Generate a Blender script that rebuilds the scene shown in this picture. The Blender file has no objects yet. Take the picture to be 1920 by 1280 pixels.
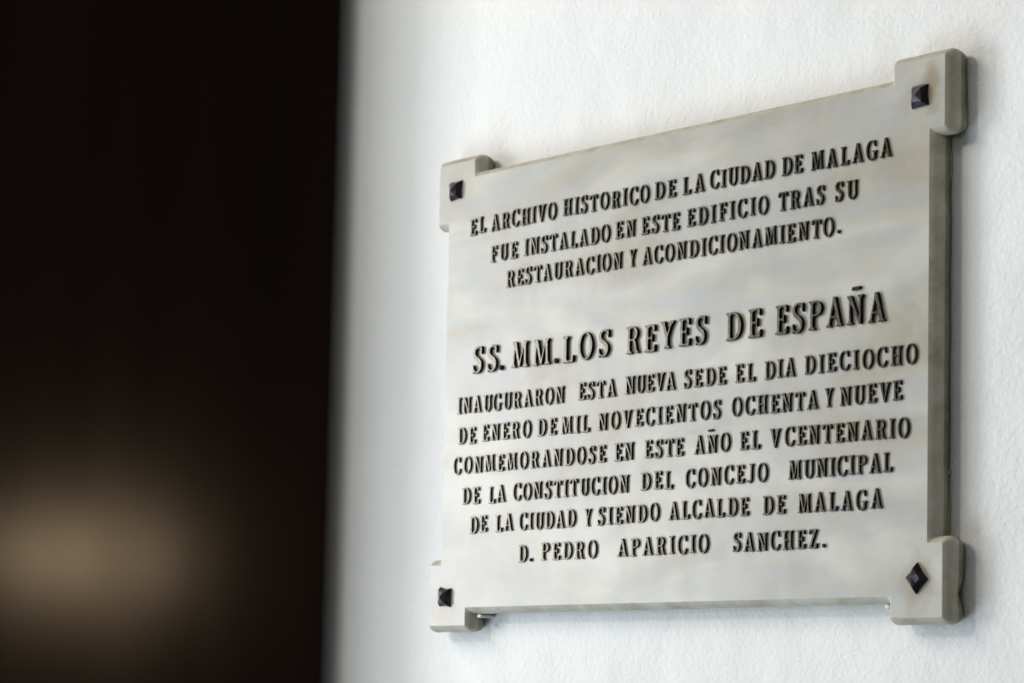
import bpy, bmesh, math, random
import numpy as np
from mathutils import Vector, Matrix
from mathutils.geometry import delaunay_2d_cdt

# ------------------------------------------------------------------ camera, world, light
# plaque coordinates used below: u right, v up, w out of the wall; w = 0 is the marble face
CZ = 2.0                                     # height of the plaque's centre above the ground
def P(u, v, w=0.0): return Vector((u, -w, v + CZ))

sc = bpy.context.scene
cam_d = bpy.data.cameras.new('camera'); cam = bpy.data.objects.new('camera', cam_d)
sc.collection.objects.link(cam); sc.camera = cam
R = ((0.58125677, 0.02147182, -0.81343686),   # rows: camera right, up, back in plaque axes
     (0.08225463, 0.992981, 0.08498775),
     (0.80955219, -0.11630866, 0.57541077))
C0 = (2.95171672, -0.41299757, 2.31755057)
cols = [Vector((r[0], -r[2], r[1])) for r in R]
M = Matrix((cols[0], cols[1], cols[2])).transposed().to_4x4()
M.translation = P(*C0)
cam.matrix_world = M
cam_d.sensor_width = 36; cam_d.lens = 5991.4 / 1920 * 36
cam_d.clip_end = 100
cam_d.dof.use_dof = True
cam_d.dof.focus_distance = 3.72
cam_d.dof.aperture_fstop = 9.0

w = bpy.data.worlds.new('World'); sc.world = w; w.use_nodes = True
w.node_tree.nodes['Background'].inputs['Color'].default_value = (0.50, 0.74, 1, 1)
w.node_tree.nodes['Background'].inputs['Strength'].default_value = 0.075
sc.view_settings.view_transform = 'Standard'; sc.view_settings.look = 'None'
sc.view_settings.exposure = -0.12; sc.view_settings.gamma = 1

def area(name, pos, target, sx, sy, power, col):
    d = bpy.data.lights.new(name, 'AREA'); d.shape = 'RECTANGLE'; d.size = sx; d.size_y = sy
    d.energy = power; d.color = col
    o = bpy.data.objects.new(name, d); sc.collection.objects.link(o)
    a = P(*pos); b = P(*target); o.location = a
    o.rotation_euler = (b - a).to_track_quat('-Z', 'Y').to_euler()
    return o
area('key_light', (-3.7, 4.3, 8.2), (0, 0, 0), 1.2, 1.2, 225, (1, 0.95, 0.85))
area('sky_light', (-4.0, 3.2, 3.3), (0, 0.1, 0), 3.0, 2.4, 178, (1, 0.955, 0.88))
area('doorway_light', (-5.4, -0.25, 3.3), (0, 0, 0), 1.3, 2.9, 195, (0.97, 0.98, 1.0))
area('courtyard_light', (-3.2, -3.2, 3.0), (-0.2, -0.5, 0), 3.0, 2.4, 175, (0.73, 0.87, 1.0))
area('upper_light', (0.4, 2.4, 2.9), (0.2, 0.7, 0), 2.0, 1.0, 14, (1, 0.95, 0.86))
area('right_fill', (2.9, 0.3, 4.9), (0.3, 0, 0), 1.8, 1.8, 26, (1, 0.93, 0.82))  # unseen fill added to lift the plaque's right-hand edges
# small warm lamp behind the camera, mirrored softly in the varnished door
area('warm_lamp', (6.607, -0.138, 3.890), (2.05, -0.37, 1.84), 0.31, 0.09, 1.15, (1, 0.93, 0.76))

# ------------------------------------------------------------------ materials
def mat(name):
    m = bpy.data.materials.new(name); m.use_nodes = True
    nt = m.node_tree; return m, nt, nt.nodes['Principled BSDF']
def N(nt, t, **kw):
    n = nt.nodes.new(t)
    for k, v in kw.items():
        if hasattr(n, k): setattr(n, k, v)
        else: n.inputs[k.replace('_', ' ')].default_value = v
    return n
def ramp(nt, fac, stops):
    n = nt.nodes.new('ShaderNodeValToRGB'); nt.links.new(fac, n.inputs[0])
    e = n.color_ramp.elements
    while len(e) < len(stops): e.new(0.5)
    for el, (p, c) in zip(e, stops):
        el.position = p; el.color = (*c, 1) if len(c) == 3 else c
    return n.outputs[0]
def mapping(nt, scale=(1,1,1), rot=(0,0,0), src='Object'):
    tc = nt.nodes.new('ShaderNodeTexCoord'); mp = nt.nodes.new('ShaderNodeMapping')
    mp.inputs['Scale'].default_value = scale; mp.inputs['Rotation'].default_value = rot
    nt.links.new(tc.outputs[src], mp.inputs[0]); return mp.outputs[0]
def noise(nt, vec, scale, detail=4, rough=0.5, dist=0):
    n = nt.nodes.new('ShaderNodeTexNoise'); nt.links.new(vec, n.inputs['Vector'])
    n.inputs['Scale'].default_value = scale; n.inputs['Detail'].default_value = detail
    n.inputs['Roughness'].default_value = rough; n.inputs['Distortion'].default_value = dist
    return n.outputs['Fac']
def mix(nt, fac, a, b, mode='MIX'):
    n = nt.nodes.new('ShaderNodeMix'); n.data_type = 'RGBA'; n.blend_type = mode
    for i, x in ((0, fac), (6, a), (7, b)):
        if hasattr(x, 'node'): nt.links.new(x, n.inputs[i])
        else: n.inputs[i].default_value = x if i == 0 else (*x, 1)
    return n.outputs[2]
def math_(nt, op, a, b=0.0, c=None):
    n = nt.nodes.new('ShaderNodeMath'); n.operation = op
    for i, x in enumerate((a, b, c)):
        if x is None: continue
        if hasattr(x, 'node'): nt.links.new(x, n.inputs[i])
        else: n.inputs[i].default_value = x
    return n.outputs[0]
def bump(nt, h, strength, dist, bs, prev=None):
    b = nt.nodes.new('ShaderNodeBump'); b.inputs['Strength'].default_value = strength
    b.inputs['Distance'].default_value = dist; nt.links.new(h, b.inputs['Height'])
    if prev: nt.links.new(prev, b.inputs['Normal'])
    if bs: nt.links.new(b.outputs[0], bs.inputs['Normal'])
    return b.outputs[0]

def wall_mat():
    m, nt, bs = mat('painted_plaster')
    v = mapping(nt, (1, 1, 1.25), (0, math.radians(22), 0))
    a = noise(nt, v, 120, 3, 0.6, 0.5)
    b = noise(nt, v, 48, 3, 0.6)
    c = noise(nt, mapping(nt), 3.2, 3, 0.5)
    vo = nt.nodes.new('ShaderNodeTexVoronoi'); nt.links.new(v, vo.inputs['Vector']); vo.inputs['Scale'].default_value = 48
    pit = ramp(nt, vo.outputs['Distance'], [(0.0, (0, 0, 0)), (0.16, (1, 1, 1))])
    gate = ramp(nt, noise(nt, v, 21, 2), [(0.50, (1, 1, 1)), (0.62, (0, 0, 0))])
    pit = math_(nt, 'MAXIMUM', pit, gate)
    h = math_(nt, 'ADD', math_(nt, 'MULTIPLY', ramp(nt, a, [(0.35, (0,0,0)), (0.7, (1,1,1))]), 0.55), math_(nt, 'MULTIPLY', b, 0.8))
    h = math_(nt, 'ADD', h, math_(nt, 'MULTIPLY', pit, 0.5))
    n1 = bump(nt, h, 0.40, 0.0020, None)
    bump(nt, c, 0.35, 0.05, bs, n1)
    col = mix(nt, ramp(nt, c, [(0.3, (0, 0, 0)), (0.75, (1, 1, 1))]), (0.83, 0.83, 0.81), (0.79, 0.79, 0.775))
    # rare dark specks
    v2 = nt.nodes.new('ShaderNodeTexVoronoi'); nt.links.new(mapping(nt, (1, 0, 1)), v2.inputs['Vector']); v2.inputs['Scale'].default_value = 17
    sp = ramp(nt, v2.outputs['Distance'], [(0.0, (1, 1, 1)), (0.022, (0, 0, 0))])
    sb = nt.nodes.new('ShaderNodeSeparateColor'); nt.links.new(v2.outputs['Color'], sb.inputs[0])
    sp = math_(nt, 'MULTIPLY', sp, ramp(nt, sb.outputs[0], [(0.55, (0, 0, 0)), (0.9, (1, 1, 1))]))
    col = mix(nt, sp, col, (0.16, 0.13, 0.11))
    nt.links.new(col, bs.inputs['Base Color']); bs.inputs['Roughness'].default_value = 0.75
    return m

def marble_mat():
    m, nt, bs = mat('cream_marble')
    v = mapping(nt)
    vr = mapping(nt, (1, 1, 3.0), (0, math.radians(-14), 0))
    c1 = noise(nt, vr, 4.2, 3.5, 0.5, 0.5)
    c2 = noise(nt, vr, 4.0, 3, 0.5, 0.7)
    c3 = noise(nt, v, 26, 4, 0.6)
    col = mix(nt, ramp(nt, c1, [(0.35, (0, 0, 0)), (0.65, (1, 1, 1))]), (0.47, 0.46, 0.405), (0.31, 0.28, 0.215))
    vein = math_(nt, 'ABSOLUTE', math_(nt, 'SUBTRACT', c2, 0.52))
    vf = ramp(nt, vein, [(0.0, (0.62,)*3), (0.085, (0, 0, 0))])
    col = mix(nt, vf, col, (0.33, 0.345, 0.345))
    col = mix(nt, ramp(nt, c3, [(0.45, (0, 0, 0)), (0.8, (0.30,)*3)]), col, (0.50, 0.46, 0.38))
    c4 = noise(nt, v, 420, 2, 0.6)
    col = mix(nt, ramp(nt, c4, [(0.52, (0, 0, 0)), (0.78, (0.4,)*3)]), col, (0.34, 0.32, 0.27))
    # rust and grime stains round the fixings: each a soft patch of its own
    sep = nt.nodes.new('ShaderNodeSeparateXYZ'); nt.links.new(v, sep.inputs[0])
    w_ = noise(nt, v, 55, 3)
    for (x, z, rx, rz, colr, amt) in STAINS:
        dx = math_(nt, 'DIVIDE', math_(nt, 'SUBTRACT', sep.outputs[0], x), rx)
        dz = math_(nt, 'DIVIDE', math_(nt, 'SUBTRACT', sep.outputs[2], z), rz)
        d = math_(nt, 'SQRT', math_(nt, 'ADD', math_(nt, 'MULTIPLY', dx, dx), math_(nt, 'MULTIPLY', dz, dz)))
        d = math_(nt, 'ADD', d, math_(nt, 'MULTIPLY', math_(nt, 'SUBTRACT', w_, 0.5), 1.1))
        f = ramp(nt, d, [(0.25, (amt,)*3), (1.0, (0, 0, 0))])
        col = mix(nt, f, col, colr)
    nt.links.new(col, bs.inputs['Base Color'])
    bs.inputs['Roughness'].default_value = 0.33
    bs.inputs['Specular IOR Level'].default_value = 0.5
    bs.inputs['Subsurface Weight'].default_value = 0.12
    bs.inputs['Subsurface Radius'].default_value = (0.006, 0.005, 0.004)
    bs.inputs['Subsurface Scale'].default_value = 1.0
    bump(nt, noise(nt, v, 9, 2), 0.12, 0.01, bs)
    return m

def edge_mat(name, CA, CB):
    m, nt, bs = mat(name)
    v = mapping(nt, (1, 1, 1))
    c = noise(nt, v, 24, 6, 0.68); d = noise(nt, v, 160, 3, 0.6)
    col = mix(nt, ramp(nt, c, [(0.35, (0, 0, 0)), (0.7, (1, 1, 1))]), CA, CB)
    nt.links.new(col, bs.inputs['Base Color']); bs.inputs['Roughness'].default_value = 0.6
    bump(nt, d, 0.35, 0.0012, bs)
    return m

def simple(name, col, rough, metal=0.0, spec=0.5, bump_s=0, bump_scale=200):
    m, nt, bs = mat(name)
    v = mapping(nt); n = noise(nt, v, bump_scale, 3)
    c = mix(nt, ramp(nt, n, [(0.3, (0, 0, 0)), (0.75, (1, 1, 1))]), tuple(x * 0.8 for x in col), tuple(min(1, x * 1.2) for x in col))
    nt.links.new(c, bs.inputs['Base Color'])
    bs.inputs['Roughness'].default_value = rough; bs.inputs['Metallic'].default_value = metal
    bs.inputs['Specular IOR Level'].default_value = spec
    if bump_s: bump(nt, n, bump_s, 0.001, bs)
    return m

def wood_mat():
    m, nt, bs = mat('dark_varnished_wood')
    v = mapping(nt, (1, 1, 0.06)); g = noise(nt, v, 60, 6, 0.6, 0.5)
    c = mix(nt, g, (0.012, 0.0036, 0.0014), (0.022, 0.0075, 0.0032))
    nt.links.new(c, bs.inputs['Base Color'])
    rr = nt.nodes.new('ShaderNodeMapRange'); nt.links.new(g, rr.inputs[0])
    rr.inputs['To Min'].default_value = 0.08; rr.inputs['To Max'].default_value = 0.13
    nt.links.new(rr.outputs[0], bs.inputs['Roughness'])
    bs.inputs['Specular IOR Level'].default_value = 0.5
    bs.inputs['Specular Tint'].default_value = (1, 0.79, 0.58, 1)
    bump(nt, g, 0.03, 0.001, bs)
    return m

# ------------------------------------------------------------------ helpers
def link(name, me, mats, parent=None, loc=(0, 0, 0)):
    o = bpy.data.objects.new(name, me); sc.collection.objects.link(o)
    for m in mats:
        if m.name not in [x.name for x in me.materials if x]: me.materials.append(m)
    if parent: o.parent = parent
    o.location = loc
    return o
def tag(o, label, cat, group=None):
    o['label'] = label; o['category'] = cat
    if group: o['group'] = group
    return o
def box_mesh(name, sx, sy, sz, bev=0.002, seg=2):
    bm = bmesh.new(); bmesh.ops.create_cube(bm, size=1)
    bmesh.ops.scale(bm, vec=(sx, sy, sz), verts=bm.verts)
    if bev: bmesh.ops.bevel(bm, geom=bm.edges[:], offset=bev, segments=seg, affect='EDGES', profile=0.5)
    me = bpy.data.meshes.new(name); bm.to_mesh(me); bm.free(); return me

# ------------------------------------------------------------------ plaque measures
OW, OH = 0.479514, 0.300                     # half width / half height over the ears
EX, EY = 0.02356, 0.02282                    # how far the ears stand out of the body
EA, EB = 0.0801, 0.0781                      # ear width and height
T = 0.028                                    # thickness of the slab
WALLW = -0.0307                              # wall surface
RIV = [(-0.4395, 0.2633, 0), (0.4418, 0.2594, 0), (-0.4430, -0.2635, 0), (0.4410, -0.2587, 45)]
DOOR_EDGE = (2.0868, 1.7714); DOOR_ROT = math.radians(64)
JX, JD = -0.850, 0.195
STAINS = [(0.457, 0.268, 0.020, 0.034, (0.22, 0.17, 0.08), 0.9),
          (0.4418, 0.2590, 0.034, 0.034, (0.33, 0.27, 0.18), 0.5),
          (-0.4395, 0.2600, 0.036, 0.040, (0.36, 0.30, 0.22), 0.6),
          (-0.4430, -0.272, 0.032, 0.040, (0.34, 0.27, 0.19), 0.7),
          (0.441, -0.266, 0.032, 0.040, (0.24, 0.19, 0.12), 0.7),
          (0.455, 0.18, 0.05, 0.03, (0.42, 0.35, 0.27), 0.4),
          (0.30, 0.02, 0.16, 0.03, (0.42, 0.37, 0.29), 0.4),
          (0.22, 0.245, 0.10, 0.02, (0.46, 0.41, 0.33), 0.4),
          (0.02, 0.075, 0.12, 0.010, (0.36, 0.37, 0.37), 0.7), (0.16, 0.060, 0.10, 0.007, (0.36, 0.37, 0.36), 0.7), (-0.20, 0.11, 0.10, 0.02, (0.52, 0.51, 0.46), 0.4)]

M_WALL = wall_mat(); M_MARBLE = marble_mat(); M_EDGE = edge_mat('rough_marble_edge', (0.54, 0.515, 0.43), (0.33, 0.295, 0.21)); M_SAWN_SHADE = edge_mat('dirty_shaded_back_edge', (0.36, 0.335, 0.25), (0.17, 0.15, 0.095)); M_WOOD = wood_mat()  # back edge: dirty sawn stone, with shade where it curves away painted in
M_FACE = simple('worn_bronze_face', (0.066, 0.059, 0.046), 0.25, 1.0, 0.5, 0.15, 260)
M_SIDE = simple('black_patina', (0.007, 0.0065, 0.005), 0.6, 0.0, 0.15)
M_NAIL = simple('dark_iron', (0.045, 0.042, 0.048), 0.36, 0.8, 0.5, 0.5, 170)
M_STEEL = simple('bright_steel', (0.60, 0.61, 0.63), 0.7, 0.3)
M_GLUE = simple('old_adhesive', (0.60, 0.56, 0.36), 0.7, 0, 0.3, 0.4, 300)
M_GAP = simple('dark_setting_mortar', (0.10, 0.09, 0.06), 0.9, 0, 0.2)

# ------------------------------------------------------------------ wall
bm = bmesh.new()
x0, x1, z0, z1, th = -3.0, 2.4, 0.0, 3.4, 0.2
bmesh.ops.create_cube(bm, size=1)
bmesh.ops.scale(bm, vec=(x1 - x0, th, z1 - z0), verts=bm.verts)
bmesh.ops.translate(bm, vec=((x0 + x1) / 2, -WALLW + th / 2, (z0 + z1) / 2), verts=bm.verts)
me = bpy.data.meshes.new('wall'); bm.to_mesh(me); bm.free()
wall = link('wall', me, [M_WALL]); wall['kind'] = 'structure'
wall['label'] = 'white painted plaster wall with a fine bumpy finish behind the plaque'

# ------------------------------------------------------------------ marble slab
def outline():
    b1, b2 = OW - EX, OH - EY
    a, b = OW - EA, OH - EB
    # counter-clockwise from the lower left ear
    return [(-OW, -OH), (-a, -OH), (-a, -b2), (a, -b2), (a, -OH), (OW, -OH), (OW, -b), (b1, -b), (b1, b), (OW, b),
            (OW, OH), (a, OH), (a, b2), (-a, b2), (-a, OH), (-OW, OH), (-OW, b), (-b1, b), (-b1, -b), (-OW, -b)]
pts = [Vector(p) for p in outline()]
n = len(pts); samples = []                   # (base point, offset direction)
for i in range(n):
    p0, p1, p2 = pts[i - 1], pts[i], pts[(i + 1) % n]
    e1 = (p1 - p0).normalized(); e2 = (p2 - p1).normalized()
    n1 = Vector((e1.y, -e1.x)); n2 = Vector((e2.y, -e2.x))
    convex = e1.x * e2.y - e1.y * e2.x > 0
    if convex:
        r = 0.0012; c = p1 - (n1 + n2) * r
        for k in range(5):
            d = (n1 * math.cos(k / 4 * math.pi / 2) + n2 * math.sin(k / 4 * math.pi / 2)).normalized()
            samples.append((c + d * r, d, 1))
    else:
        samples.append((p1.copy(), n1 + n2, -1))
    L = (p2 - p1).length; k = max(2, int(L / 0.006))
    p3 = pts[(i + 2) % n]; e3 = (p3 - p2).normalized()
    m0 = 0.0035 if convex else 0.0075
    m1 = 0.0035 if e2.x * e3.y - e2.y * e3.x > 0 else 0.0075
    for j in range(k + 1):
        t = m0 + (L - m0 - m1) * j / k
        samples.append((p1 + e2 * t, n2, 0))
random.seed(4)
B = 0.0076
prof = [(0.0, -0.0004, 0.0), (0.0004, 0.0001, 0.0), (0.0020, 0.34 * B, 0.02), (0.0045, 0.64 * B, 0.03), (0.0080, 0.88 * B, 0.05), (0.0120, 1.0 * B, 0.08),
        (0.0165, 0.96 * B, 0.14), (0.0225, 0.74 * B, 0.20), (T - 0.001, 0.46 * B, 0.34), (T, 0.30 * B, 0.25)]
def wob(k, s):
    return (math.sin(k * 0.37 + s) + math.sin(k * 0.91 + s * 2.1) * 0.7 + math.sin(k * 2.3 + s * 3.3) * 0.5 + random.uniform(-1, 1) * 0.6) * 0.5
bm = bmesh.new(); rings = []
for lv, (d, off, wb) in enumerate(prof):
    ring = []
    for k, (p, dr, _) in enumerate(samples):
        o = off + wb * 0.0028 * wob(k, lv * 0.25)
        # chip out of the back arris of the lower right ear
        if p.x > OW - 0.004 and -0.287 < p.y < -0.256 and d > 0.015:
            s = 1 - abs((p.y + 0.2740) / 0.016)
            o -= max(0, s) * 0.0075 * (d - 0.013) / 0.015
        q = p + dr * o
        ring.append(bm.verts.new((q.x, d, q.y)))
    rings.append(ring)
bm.verts.ensure_lookup_table()
ns = len(samples)
for a_, b_ in zip(rings[:-1], rings[1:]):
    for k in range(ns):
        f = bm.faces.new((a_[k], b_[k], b_[(k + 1) % ns], a_[(k + 1) % ns]))
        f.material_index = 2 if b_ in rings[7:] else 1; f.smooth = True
for f in list(bm.faces)[:ns]: f.material_index = 0
def cap(bm, ring, mi=0):
    vs = [Vector((v.co.x, v.co.z)) for v in ring]
    out = delaunay_2d_cdt(vs, [], [list(range(len(vs)))], 1, 1e-7)
    for tri in out[2]:
        q = []
        for i in tri: q.append(ring[out[3][i][0]])
        try: bm.faces.new(q).material_index = mi
        except ValueError: pass
cap(bm, rings[0]); cap(bm, rings[-1], 1)
bmesh.ops.recalc_face_normals(bm, faces=bm.faces[:])
me = bpy.data.meshes.new('slab'); bm.to_mesh(me); bm.free()
plaque = bpy.data.objects.new('commemorative_plaque', None); sc.collection.objects.link(plaque)
plaque.location = (0, 0, CZ); plaque.empty_display_size = 0.1
tag(plaque, 'cream marble wall plaque with eared corners and raised dark Spanish lettering', 'plaque')
link('slab', me, [M_MARBLE, M_EDGE, M_SAWN_SHADE], plaque)

# dark mortar bed showing in the joint behind the slab, with ragged edge
bm = bmesh.new(); random.seed(9)
fr = []; bk = []
for k, (p, dr, _) in enumerate(samples):
    o = -0.0060 + random.uniform(-0.0015, 0.0015) + 0.0008 * math.sin(k * 0.21)
    q = p + dr * o
    fr.append(bm.verts.new((q.x, T - 0.0004, q.y))); bk.append(bm.verts.new((q.x, -WALLW + 0.001, q.y)))
for k in range(ns): bm.faces.new((fr[k], bk[k], bk[(k + 1) % ns], fr[(k + 1) % ns]))
bmesh.ops.recalc_face_normals(bm, faces=bm.faces[:])
me = bpy.data.meshes.new('mortar_bed'); bm.to_mesh(me); bm.free()
link('mortar_bed', me, [M_GAP], plaque)

# dribbles of adhesive in the right-hand joint
def smear(path, r):
    bm = bmesh.new(); prev = None; random.seed(int(abs(path[0][1]) * 1e4))
    K = 7
    for i, (x, y, z, s) in enumerate(path):
        ring = [bm.verts.new((x + math.cos(6.283 * k / K) * r * s * random.uniform(.8, 1.2), y + math.sin(6.283 * k / K) * r * s * 0.9, z)) for k in range(K)]
        if prev:
            for k in range(K): bm.faces.new((prev[k], prev[(k + 1) % K], ring[(k + 1) % K], ring[k]))
        else: bm.faces.new(ring)
        prev = ring
    bm.faces.new(prev); bmesh.ops.recalc_face_normals(bm, faces=bm.faces[:])
    for f in bm.faces: f.smooth = True
    me = bpy.data.meshes.new('adhesive'); bm.to_mesh(me); bm.free()
    link('adhesive', me, [M_GLUE], plaque)
xr = OW + 0.0036
smear([(xr, T - .001, 0.249, .3), (xr, T - .0005, 0.240, .6), (xr, T - .0005, 0.230, .9), (xr - .0005, T - .001, 0.224, 1.5), (xr - .002, T - .002, 0.2215, 1.7), (xr - .003, T - .002, 0.2195, .6)], 0.0013)
xb = OW - EX + 0.0034
smear([(xb, T - .0005, 0.206, .4), (xb, T, 0.196, 1.0), (xb + .0003, T, 0.185, .7), (xb, T, 0.176, 1.0), (xb, T, 0.166, .3)], 0.0011)
smear([(xb, T - .001, -0.142, .3), (xb, T, -0.145, 1.4), (xb, T, -0.149, .4)], 0.0012)
smear([(xb, T, -0.166, .3), (xb, T, -0.180, .8), (xb, T, -0.196, .8), (xb - .0005, T, -0.207, 1.3), (xb, T, -0.2135, 1.5)], 0.0011)

# ------------------------------------------------------------------ nails with faceted pyramid heads
def nail(u, v, rot, seed):
    random.seed(seed); s = 0.0122; h = 0.0105
    bm = bmesh.new()
    cs = [(-s, -s), (0, -s), (s, -s), (s, 0), (s, s), (0, s), (-s, s), (-s, 0)]
    base = []; low = []; mid = []
    for i, (x, y) in enumerate(cs):
        k = 0.93 if i % 2 else 1.0
        jx, jy = random.uniform(-.0009, .0009), random.uniform(-.0009, .0009)
        base.append(bm.verts.new((x * k + jx, 0.001, y * k + jy)))
        low.append(bm.verts.new((x * k + jx, -0.0014, y * k + jy)))
        mk = 0.62 + random.uniform(-.03, .03)
        mid.append(bm.verts.new((x * k * mk + jx * .5, -h * (0.66 if i % 2 else 0.70), y * k * mk)))
    top = bm.verts.new((random.uniform(-.0006, .0006), -h, random.uniform(-.0006, .0006)))
    for k in range(8):
        j = (k + 1) % 8
        bm.faces.new((base[k], base[j], low[j], low[k])); bm.faces.new((low[k], low[j], mid[j], mid[k])); bm.faces.new((mid[k], mid[j], top))
    bmesh.ops.recalc_face_normals(bm, faces=bm.faces[:])
    bmesh.ops.rotate(bm, verts=bm.verts, cent=(0, 0, 0), matrix=Matrix.Rotation(math.radians(rot), 3, 'Y'))
    me = bpy.data.meshes.new('nail_head'); bm.to_mesh(me); bm.free()
    return link('nail_head', me, [M_NAIL], plaque, (u, 0, v))
for i, (u, v, r) in enumerate(RIV): nail(u, v, r + (i - 1) * 1.5, i + 3)

# ------------------------------------------------------------------ steel pegs carrying the slab
def peg(u, label):
    bm = bmesh.new(); r = 0.0025; K = 16; L0, L1 = 0.009, -WALLW + 0.004
    prev = None
    for (y, s) in ((L1, 1), (L0 + .0012, 1), (L0 + 0.0003, 0.85), (L0, 0.55)):
        ring = [bm.verts.new((math.cos(6.283185 * k / K) * r * s * 2.0, y, math.sin(6.283185 * k / K) * r * s)) for k in range(K)]
        if prev:
            for k in range(K):
                f = bm.faces.new((prev[k], prev[(k + 1) % K], ring[(k + 1) % K], ring[k])); f.smooth = True
        prev = ring
    bm.faces.new(prev); bmesh.ops.recalc_face_normals(bm, faces=bm.faces[:])
    me = bpy.data.meshes.new('support_peg'); bm.to_mesh(me); bm.free()
    o = link('support_peg', me, [M_STEEL], None, (u, 0, CZ - (OH - EY) - B - r - 0.0002))
    tag(o, label, 'peg', 'steel pegs under the plaque')
peg(-0.381, 'small shiny steel peg under the plaque beside its lower left ear')
peg(0.384, 'small shiny steel peg under the plaque beside its lower right ear')

# ------------------------------------------------------------------ letters
G = 110                                      # grid cells per cap height
PAD = 0.14
class Ink:
    def __init__(s, w):
        s.w = w
        nx = int((w + 2 * PAD) * G); ny = int((1 + 2 * PAD) * G)
        s.X, s.Y = np.meshgrid(np.arange(nx) / G - PAD, np.arange(ny) / G - PAD)
        s.A = np.zeros_like(s.X, bool)
    def poly(s, pp, sub=False):
        ins = np.zeros_like(s.A); m = len(pp)
        for i in range(m):
            (xa, ya), (xb_, yb) = pp[i], pp[(i + 1) % m]
            if ya == yb: continue
            c = ((ya > s.Y) != (yb > s.Y)) & (s.X < (xb_ - xa) * (s.Y - ya) / (yb - ya) + xa)
            ins ^= c
        s.A = (s.A & ~ins) if sub else (s.A | ins)
    def rect(s, a, b, c, d, sub=False): s.poly([(a, b), (c, b), (c, d), (a, d)], sub)
    def bar(s, xb_, xt, w, y0=0.0, y1=1.0): s.poly([(xb_ - w / 2, y0), (xb_ + w / 2, y0), (xt + w / 2, y1), (xt - w / 2, y1)])
    def serif(s, cx, w, sw, top, l=None, r=None, br=0.10):
        l = sw / 2 if l is None else l; r = sw / 2 if r is None else r
        yy = (1 - s.Y) if top else s.Y
        t = np.clip((yy - 0.062) / br, 0, 1)
        k = np.where(yy < 0.062, 1.0, (1 - t) ** 2.6)
        lo = cx - w / 2 - (l - w / 2) * k; hi = cx + w / 2 + (r - w / 2) * k
        s.A |= (yy >= 0) & (yy < 0.062 + br) & (s.X >= lo) & (s.X <= hi)
    def ell(s, cx, cy, rx, ry, n=2.0): return (np.abs((s.X - cx) / rx) ** n + np.abs((s.Y - cy) / ry) ** n) < 1
    def stroke(s, pp, ws, closed=False):
        m = len(pp); P_ = [np.array(p, float) for p in pp]
        for i in range(m - 1):
            p0 = P_[max(0, i - 1)]; p1 = P_[i]; p2 = P_[i + 1]; p3 = P_[min(m - 1, i + 2)]
            for j in range(24):
                t = j / 24
                q = 0.5 * ((2 * p1) + (-p0 + p2) * t + (2 * p0 - 5 * p1 + 4 * p2 - p3) * t * t + (-p0 + 3 * p1 - 3 * p2 + p3) * t ** 3)
                r = (ws[i] * (1 - t) + ws[i + 1] * t) / 2
                s.A |= (s.X - q[0]) ** 2 + (s.Y - q[1]) ** 2 < r * r
K_, H_ = 0.142, 0.084                        # thick stem, hairline
def wedge(g, x, y0, y1, w0=0.035, w1=0.085):  # end of an arm, wide at y0
    g.poly([(x - w1 * 1.5, y0), (x, y0), (x, y1), (x - w0, y1)])
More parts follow.
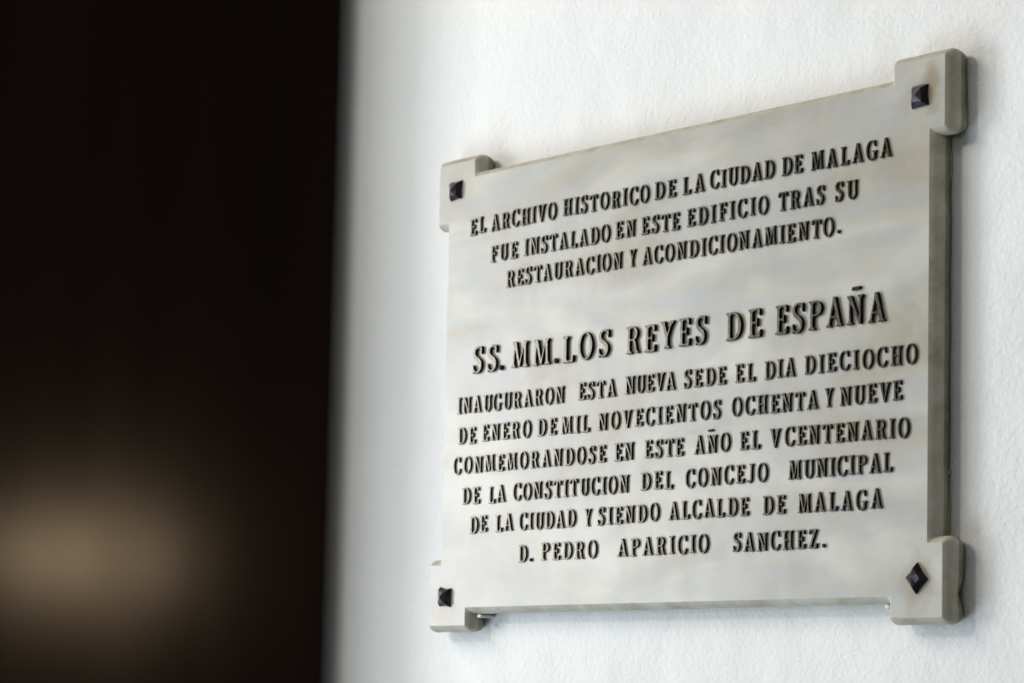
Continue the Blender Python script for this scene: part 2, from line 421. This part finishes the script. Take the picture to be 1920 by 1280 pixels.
def glyph(ch):
    if ch == 'I':
        g = Ink(0.38); g.bar(.19, .19, K_); g.serif(.19, K_, .38, 0); g.serif(.19, K_, .38, 1)
    elif ch in 'EFL':
        g = Ink({'E': .68, 'F': .64, 'L': .66}[ch]); x = .19
        g.bar(x, x, K_)
        g.serif(x, K_, .36, 1, l=.17, r=.17)
        if ch == 'F': g.serif(x, K_, .36, 0, l=.17, r=.21)
        else: g.serif(x, K_, .36, 0, l=.17, r=.17); g.rect(x, 0, g.w - .05, .082); g.poly([(g.w - .22, .055), (g.w - .06, 0), (g.w, .27), (g.w - .045, .27)]); g.poly([(g.w-.1, 0), (g.w-.03, 0), (g.w, .27), (g.w - .05, .27)])
        if ch in 'EF':
            g.rect(x, 1 - .082, .58, 1); e = .64 if ch == 'E' else .63
            g.poly([(e - .20, .945), (e - .04, 1), (e, .75), (e - .045, .75)]); g.poly([(e-.08, 1), (e-.01, 1), (e, .75), (e - .05, .75)])
            g.rect(x, .475, .44, .475 + .08)
            g.poly([(.40, .52), (.455, .37), (.505, .37), (.505, .67), (.455, .67)])
    elif ch == 'H':
        g = Ink(.84); a, b = .18, .66
        for x in (a, b): g.bar(x, x, K_); g.serif(x, K_, .36, 0); g.serif(x, K_, .36, 1)
        g.rect(a, .47, b, .555)
    elif ch == 'T':
        g = Ink(.74); x = .37; g.bar(x, x, K_); g.serif(x, K_, .38, 0)
        g.rect(.03, .92, .71, 1)
        g.poly([(.0, .73), (.045, .73), (.21, .945), (.05, 1), (.02, 1)]); g.poly([(.74, .73), (.695, .73), (.53, .945), (.69, 1), (.72, 1)])
    elif ch == 'N':
        g = Ink(.84); g.bar(.16, .16, .1); g.serif(.16, .1, .30, 0, l=.16, r=.15)
        g.serif(.12, .10, .24, 1, l=.12, r=.10)
        g.poly([(.04, 1), (.24, 1), (.74, 0), (.62, 0)]); g.poly([(.56, .12), (.62, 0), (.735, 0), (.735, .2)])
        g.bar(.69, .69, .1); g.serif(.69, .1, .30, 1, l=.15, r=.15)
    elif ch == 'M':
        g = Ink(1.0); g.bar(.14, .19, .1); g.serif(.14, .085, .28, 0, l=.14, r=.14); g.serif(.18, .10, .20, 1, l=.13, r=.08)
        g.poly([(.12, 1), (.31, 1), (.56, .02), (.44, .02)]); g.poly([(.44, .02), (.53, .02), (.81, 1), (.72, 1)])
        g.bar(.84, .80, K_); g.serif(.84, K_, .32, 0, l=.15, r=.16); g.serif(.80, K_, .30, 1, l=.08, r=.16)
    elif ch == 'A':
        g = Ink(.86); g.poly([(.33, 1.03), (.50, 1.03), (.80, 0), (.61, 0)]); g.poly([(.08, 0), (.18, 0), (.45, .93), (.40, 1.03), (.36, 1.0)])
        g.rect(.22, .29, .62, .372)
        g.serif(.13, .085, .27, 0, l=.13, r=.15, br=.07); g.serif(.70, K_, .34, 0, l=.17, r=.16, br=.07)
    elif ch == 'V':
        g = Ink(.84); g.poly([(.06, 1), (.25, 1), (.48, .03), (.46, -.03), (.39, -.03)]); g.poly([(.66, 1), (.765, 1), (.48, -.03), (.41, -.03), (.41, .1)])
        g.serif(.155, K_, .34, 1, l=.155, r=.16, br=.07); g.serif(.71, .085, .27, 1, l=.14, r=.13, br=.07)
    elif ch == 'Y':
        g = Ink(.82); g.poly([(.06, 1), (.25, 1), (.47, .46), (.33, .40)]); g.poly([(.65, 1), (.755, 1), (.48, .42), (.40, .50)])
        g.bar(.405, .405, K_, 0, .50); g.serif(.405, K_, .38, 0)
        g.serif(.155, K_, .34, 1, l=.155, r=.15, br=.07); g.serif(.70, .085, .25, 1, l=.13, r=.12, br=.07)
    elif ch == 'U':
        g = Ink(.80); o = g.ell(.42, .34, .325, .36) & (g.Y < .34); i_ = g.ell(.435, .34, .20, .285) & (g.Y < .345)
        g.A |= o & ~i_; g.rect(.095, .33, .26, 1); g.rect(.635, .33, .725 + .0, 1)
        g.rect(.66, .3, .745, .4); g.poly([(.635, .33), (.745, .33), (.725, .5), (.635, .5)])
        g.serif(.1775, K_, .36, 1, l=.175, r=.17); g.serif(.68, .09, .27, 1, l=.14, r=.12)
    elif ch in 'OCG':
        w_ = {'O': .84, 'C': .76, 'G': .84}[ch]; g = Ink(w_); rx = .41
        o = g.ell(rx, .5, rx, .53, 2.05); i_ = g.ell(rx + .0, .5, rx - K_, .45, 2.05)
        g.A |= o & ~i_
        if ch != 'O':
            g.A &= ~((g.X > .56) & (g.Y > .23) & (g.Y < .86)); g.A &= ~((g.X > .70))
            g.A &= ~((g.X > .48) & (g.Y > .30) & (g.Y < .80) & (g.X > .56 - 0 * g.Y))
            g.poly([(.52, .93), (.66, 1.02), (.70, 1.02), (.72, .68), (.675, .68), (.60, .86)])
            if ch == 'C':
                g.stroke([(.50, .005), (.60, .05), (.69, .155), (.735, .30)], [.075, .09, .085, .05])
            else:
                g.stroke([(.46, .0), (.56, .03), (.66, .1)], [.07, .08, .08])
                g.rect(.585, .03, .74, .45); g.rect(.48, .41, .84, .475); g.poly([(.56, .40), (.585, .36), (.75, .36), (.78, .40)])
    elif ch == 'D':
        g = Ink(.84); x = .19; o = g.ell(.36, .5, .455, .5, 2.2) & (g.X > .36); i_ = g.ell(.36, .5, .29, .418, 2.1)
        g.A |= o & ~i_; g.rect(.1, .918, .37, 1); g.rect(.1, 0, .37, .082)
        g.bar(x, x, K_); g.serif(x, K_, .34, 0, l=.17, r=.15); g.serif(x, K_, .34, 1, l=.17, r=.15)
    elif ch in 'PR':
        g = Ink(.74 if ch == 'P' else .84); x = .19; cy = .735
        o = g.ell(.38, cy, .34, .265, 2.2) & (g.X > .38); i_ = g.ell(.38, cy, .18, .19, 2.1)
        g.A |= o & ~i_; g.rect(.1, .918, .39, 1); g.rect(.1, .465, .39, .545)
        g.bar(x, x, K_); g.serif(x, K_, .36, 0, l=.17, r=.20); g.serif(x, K_, .34, 1, l=.17, r=.15)
        if ch == 'R':
            g.stroke([(.42, .50), (.53, .42), (.58, .24), (.64, .08), (.71, .035), (.80, .06)], [.06, .15, .165, .13, .075, .04])
    elif ch == 'S':
        g = Ink(.66)
        g.stroke([(.585, .80), (.50, .93), (.35, .985), (.20, .93), (.125, .79), (.17, .64), (.33, .53), (.48, .42), (.53, .26), (.46, .09), (.31, .015), (.16, .06), (.075, .20)],
                 [.06, .075, .09, .11, .15, .17, .18, .17, .15, .11, .09, .075, .06])
        g.poly([(.48, .93), (.575, 1.02), (.605, 1.02), (.61, .70), (.565, .70), (.54, .82)]); g.poly([(.16, .08), (.085, -.02), (.05, -.02), (.045, .32), (.09, .32), (.12, .18)])
    elif ch == 'Z':
        g = Ink(.72); g.poly([(.05, .03), (.23, .03), (.67, .97), (.49, .97)]); g.rect(.04, 0, .66, .082); g.rect(.08, .918, .67, 1)
        g.poly([(.48, .055), (.62, 0), (.70, 0), (.72, .28), (.675, .28)]); g.poly([(.24, .945), (.10, 1), (.06, 1), (.04, .74), (.085, .74)])
    elif ch == 'J':
        g = Ink(.50); g.bar(.32, .32, K_, .22, 1); g.serif(.32, K_, .36, 1, l=.17, r=.17)
        g.stroke([(.32, .30), (.315, .14), (.24, .02), (.13, .0), (.08, .07)], [.165, .155, .10, .075, .13])
    elif ch == '.':
        g = Ink(.20); g.A |= g.ell(.10, .105, .105, .105)
    elif ch == '~':
        g = Ink(.46); g.poly([(.0, .0), (.41, .015), (.46, .13), (.05, .125)])
    return g
def blur(a, k):
    ker = np.exp(-0.5 * (np.arange(-4, 5) / k) ** 2); ker /= ker.sum()
    a = np.apply_along_axis(lambda r: np.convolve(r, ker, 'same'), 0, a)
    return np.apply_along_axis(lambda r: np.convolve(r, ker, 'same'), 1, a)
def contours(F):
    ny, nx = F.shape; nxt = {}
    def ip(x0, y0, x1, y1):
        a, b = F[y0, x0], F[y1, x1]; t = (0.5 - a) / (b - a)
        return (x0 + (x1 - x0) * t, y0 + (y1 - y0) * t)
    ins = F > 0.5
    cells = np.argwhere((ins[:-1, :-1].astype(int) + ins[1:, :-1] + ins[:-1, 1:] + ins[1:, 1:]) % 4 != 0)
    for y, x in cells:
        c = [(x, y), (x + 1, y), (x + 1, y + 1), (x, y + 1)]
        s = [ins[q[1], q[0]] for q in c]
        outs = []; inn = []
        for k in range(4):
            a, b = c[k], c[(k + 1) % 4]
            key = (min(a, b), max(a, b))
            if s[k] and not s[(k + 1) % 4]: outs.append((key, ip(*key[0], *key[1])))
            if not s[k] and s[(k + 1) % 4]: inn.append((key, ip(*key[0], *key[1])))
        for a, b in zip(outs, inn): nxt[a[0]] = (b[0], a[1])
    res = []
    while nxt:
        k0 = next(iter(nxt)); k = k0; loop = []
        while k in nxt:
            kn, p = nxt.pop(k); loop.append(p); k = kn
        if len(loop) > 8: res.append(loop)
    return res
def rdp(p, eps):
    p = np.array(p); keep = np.zeros(len(p), bool); keep[0] = keep[-1] = True; st = [(0, len(p) - 1)]
    while st:
        a, b = st.pop()
        if b <= a + 1: continue
        d = p[b] - p[a]; L = np.hypot(*d)
        q = p[a + 1:b] - p[a]
        dist = np.abs(d[0] * q[:, 1] - d[1] * q[:, 0]) / L if L > 1e-9 else np.hypot(q[:, 0], q[:, 1])
        i = int(dist.argmax())
        if dist[i] > eps: keep[a + 1 + i] = True; st += [(a, a + 1 + i), (a + 1 + i, b)]
    return p[keep]
dg = None
def glyph_mesh(ch, cap, depth):
    g = glyph(ch); F = blur(g.A.astype(float), 1.35)
    cu = bpy.data.curves.new('letter', 'CURVE'); cu.dimensions = '2D'; cu.fill_mode = 'BOTH'
    for lp in contours(F):
        h = len(lp) // 2
        q = np.vstack([rdp(lp[:h + 1], .55)[:-1], rdp(lp[h:] + lp[:1], .55)[:-1]])
        sp = cu.splines.new('POLY'); sp.points.add(len(q) - 1); sp.use_cyclic_u = True
        for pt, (x, y) in zip(sp.points, q): pt.co = ((x / G - PAD) * cap, (y / G - PAD) * cap, 0, 1)
    bev = cap * 0.022
    cu.bevel_depth = bev; cu.bevel_resolution = 1; cu.offset = -bev; cu.extrude = depth / 2 - bev
    ob = bpy.data.objects.new('letter', cu); sc.collection.objects.link(ob)
    me = bpy.data.meshes.new_from_object(ob.evaluated_get(bpy.context.evaluated_depsgraph_get()))
    bpy.data.objects.remove(ob); bpy.data.curves.remove(cu)
    me.transform(Matrix.Translation((0, 0, depth / 2)))
    me.transform(Matrix(((1, 0, 0, 0), (0, 0, -1, 0), (0, 1, 0, 0), (0, 0, 0, 1))))   # stand upright, face toward -Y
    me.materials.clear(); me.materials.append(M_FACE); me.materials.append(M_SIDE)
    # drop the hidden back and colour the flanks
    bm = bmesh.new(); bm.from_mesh(me)
    bmesh.ops.remove_doubles(bm, verts=bm.verts, dist=1e-6)
    for f in bm.faces:
        f.material_index = 0 if f.normal.y < -0.97 and ch not in '.~' else 1
        f.smooth = False
    bm.to_mesh(me); bm.free(); me.name = 'letter'
    return me, g.w
SMALL, BIG = 0.0212, 0.0325
cache = {}
def get(ch, big):
    k = (ch, big)
    if k not in cache: cache[k] = glyph_mesh(ch, BIG if big else SMALL, 0.0036 if big else 0.0025)
    return cache[k]

#WORDS_BEGIN
WORDS = [
    ('EL', -0.4045, 0.1999, -0.3707, 0.2017, False),
    ('ARCHIVO', -0.3583, 0.2003, -0.2179, 0.2014, False),
    ('HISTORICO', -0.2035, 0.2021, -0.0305, 0.1999, False),
    ('DE', -0.0195, 0.2005, 0.0206, 0.2004, False),
    ('LA', 0.0346, 0.1997, 0.0745, 0.2003, False),
    ('CIUDAD', 0.0849, 0.2003, 0.2007, 0.2007, False),
    ('DE', 0.2137, 0.2001, 0.2491, 0.2002, False),
    ('MALAGA', 0.2643, 0.1996, 0.3975, 0.1986, False),
    ('FUE', -0.3568, 0.1602, -0.3, 0.1611, False),
    ('INSTALADO', -0.2842, 0.1612, -0.1068, 0.1606, False),
    ('EN', -0.0948, 0.1615, -0.0567, 0.1611, False),
    ('ESTE', -0.0438, 0.1611, 0.0285, 0.1598, False),
    ('EDIFICIO', 0.0429, 0.1611, 0.1904, 0.1604, False),
    ('TRAS', 0.2086, 0.1601, 0.2869, 0.1604, False),
    ('SU', 0.3054, 0.1599, 0.3424, 0.1597, False),
    ('RESTAURACION', -0.3222, 0.125, -0.0819, 0.1249, False),
    ('Y', -0.0674, 0.1249, -0.0545, 0.1258, False),
    ('ACONDICIONAMIENTO', -0.0418, 0.1245, 0.3036, 0.1222, False),
    ('.', 0.3098, 0.1239, 0.3133, 0.1238, False),
    ('SS', -0.3909, 0.0207, -0.3347, 0.0202, True),
    ('.', -0.3313, 0.0203, -0.3261, 0.0202, True),
    ('MM', -0.3047, 0.0206, -0.2235, 0.0202, True),
    ('.', -0.2145, 0.0198, -0.2091, 0.0197, True),
    ('LOS', -0.1973, 0.0194, -0.101, 0.0207, True),
    ('REYES', -0.069, 0.02, 0.084, 0.021, True),
    ('DE', 0.1193, 0.0202, 0.1823, 0.0203, True),
    ('ESPANA', 0.2071, 0.02, 0.3902, 0.0194, True),
    ('~', 0.3358, 0.0576, 0.352, 0.0582, True),
    ('INAUGURARON', -0.4241, -0.0296, -0.1941, -0.0302, False),
    ('ESTA', -0.1648, -0.029, -0.0891, -0.0297, False),
    ('NUEVA', -0.0698, -0.0282, 0.0254, -0.0292, False),
    ('SEDE', 0.0415, -0.0289, 0.1186, -0.0296, False),
    ('EL', 0.1363, -0.0296, 0.1706, -0.0294, False),
    ('DIA', 0.1883, -0.0296, 0.2413, -0.0292, False),
    ('DIECIOCHO', 0.2565, -0.029, 0.4403, -0.0304, False),
    ('DE', -0.4213, -0.0689, -0.3829, -0.0685, False),
    ('ENERO', -0.3676, -0.0675, -0.2628, -0.068, False),
    ('DE', -0.2477, -0.0678, -0.2098, -0.0682, False),
    ('MIL', -0.1983, -0.0684, -0.1412, -0.069, False),
    ('NOVECIENTOS', -0.1226, -0.0686, 0.1103, -0.0682, False),
    ('OCHENTA', 0.1308, -0.0674, 0.2802, -0.0688, False),
    ('Y', 0.2919, -0.0678, 0.3049, -0.0675, False),
    ('NUEVE', 0.3174, -0.068, 0.4168, -0.0678, False),
    ('CONMEMORANDOSE', -0.4297, -0.1066, -0.1079, -0.1075, False),
    ('EN', -0.089, -0.1076, -0.0522, -0.1067, False),
    ('ESTE', -0.0303, -0.1073, 0.0423, -0.1075, False),
    ('ANO', 0.0633, -0.1077, 0.1279, -0.1067, False),
    ('EL', 0.1456, -0.1072, 0.1805, -0.1067, False),
    ('V', 0.1986, -0.1071, 0.2164, -0.1067, False),
    ('CENTENARIO', 0.2245, -0.1071, 0.4281, -0.1083, False),
    ('~', 0.0882, -0.0825, 0.099, -0.0817, False),
    ('DE', -0.4088, -0.1463, -0.3701, -0.1464, False),
    ('LA', -0.3504, -0.1471, -0.3141, -0.1461, False),
    ('CONSTITUCION', -0.2975, -0.1462, -0.0611, -0.1458, False),
    ('DEL', -0.0367, -0.145, 0.0235, -0.1447, False),
    ('CONCEJO', 0.0478, -0.145, 0.1948, -0.1447, False),
    ('MUNICIPAL', 0.2319, -0.1446, 0.4019, -0.1444, False),
    ('DE', -0.3902, -0.1836, -0.3534, -0.183, False),
    ('LA', -0.334, -0.1839, -0.2966, -0.1832, False),
    ('CIUDAD', -0.2828, -0.1834, -0.1659, -0.1829, False),
    ('Y', -0.1469, -0.1831, -0.1343, -0.1828, False),
    ('SIENDO', -0.1207, -0.1828, -0.0017, -0.182, False),
    ('ALCALDE', 0.0173, -0.1817, 0.1623, -0.1822, False),
    ('DE', 0.1882, -0.1827, 0.2257, -0.1821, False),
    ('MALAGA', 0.2482, -0.1826, 0.3868, -0.183, False),
    ('D', -0.2829, -0.2227, -0.2652, -0.2224, False),
    ('.', -0.2585, -0.2227, -0.2543, -0.2227, False),
    ('PEDRO', -0.2346, -0.222, -0.1214, -0.2221, False),
    ('APARICIO', -0.0802, -0.2217, 0.0914, -0.2218, False),
    ('SANCHEZ', 0.1361, -0.2227, 0.2814, -0.2223, False),
    ('.', 0.2901, -0.2221, 0.2936, -0.222, False),
]
#WORDS_END
random.seed(21)
def put(ch, x, y, big, sx=1.0, name=None):
    me, wd = get(ch, big)
    name = name or {'.': 'full_stop', '~': 'tilde'}.get(ch, 'large_letter' if big else 'letter')
    o = bpy.data.objects.new(name, me); sc.collection.objects.link(o); o.parent = plaque
    o.location = (x, -0.0001, y); o.scale = (sx, 1, random.uniform(0.985, 1.02))
    o.rotation_euler = (0, math.radians(random.gauss(0, 0.7)), 0)
for (txt, xa, ya, xb2, yb2, big) in WORDS:
    cap = BIG if big else SMALL
    if txt in '.~': put(txt, xa, ya, big); continue
    ws = [get(c, big)[1] * cap for c in txt]; tot = sum(ws); W_ = xb2 - xa
    if len(txt) > 1:
        sx = 0.98; gap = (W_ - tot * sx) / (len(txt) - 1)
        if gap < 0.02 * cap: sx = (W_ - 0.02 * cap * (len(txt) - 1)) / tot; gap = 0.02 * cap
        if gap > 0.30 * cap: gap0 = 0.30 * cap; sx = min(1.12, (W_ - gap0 * (len(txt) - 1)) / tot); gap = (W_ - tot * sx) / (len(txt) - 1)
    else: sx = W_ / tot; gap = 0
    x = xa
    for i, c in enumerate(txt):
        t = (x - xa) / max(W_, 1e-6)
        put(c, x + random.uniform(-.02, .02) * cap, ya + (yb2 - ya) * t + random.gauss(0, .012) * cap, big, sx)
        x += ws[i] * sx + gap

# ------------------------------------------------------------------ dark wooden door standing open in the near left
door = bpy.data.objects.new('open_door', None); sc.collection.objects.link(door)
tag(door, 'dark varnished wooden door, blurred, filling the left foreground', 'door')
DW, DH, DT = 0.86, 2.15, 0.042
ex, ew = DOOR_EDGE
door.location = (ex, -ew, 0.008); door.rotation_euler = (0, 0, DOOR_ROT)
def dpart(name, cx, cz, sx, sz, sy=DT, bev=0.004):
    return link(name, box_mesh(name, sx, sy, sz, bev, 3), [M_WOOD], door, (cx, 0, cz))
ST = 0.13
for cx in (-ST / 2, -DW + ST / 2): dpart('stile', cx, DH / 2, ST, DH)
for cz, hh in ((0.11, 0.22), (1.02, 0.16), (DH - 0.07, 0.14)): dpart('rail', -DW / 2, cz, DW - 2 * ST - .001, hh, DT - .002)
for cz, hh in ((0.58, 0.72), (1.555, 0.91)): dpart('panel', -DW / 2, cz, DW - 2 * ST - .001, hh - .001, 0.022, 0.006)

# unseen board added on the wall behind the door to darken its left side
shade_board = link('added_shade_board', box_mesh('added_shade_board', 0.07, JD, 2.9, 0.004, 3), [M_WOOD], None, (JX, -WALLW - JD / 2 - 0.0005, 1.45))
tag(shade_board, 'unseen dark timber board added behind the blurred door to shade the left of the white wall', 'shade board')
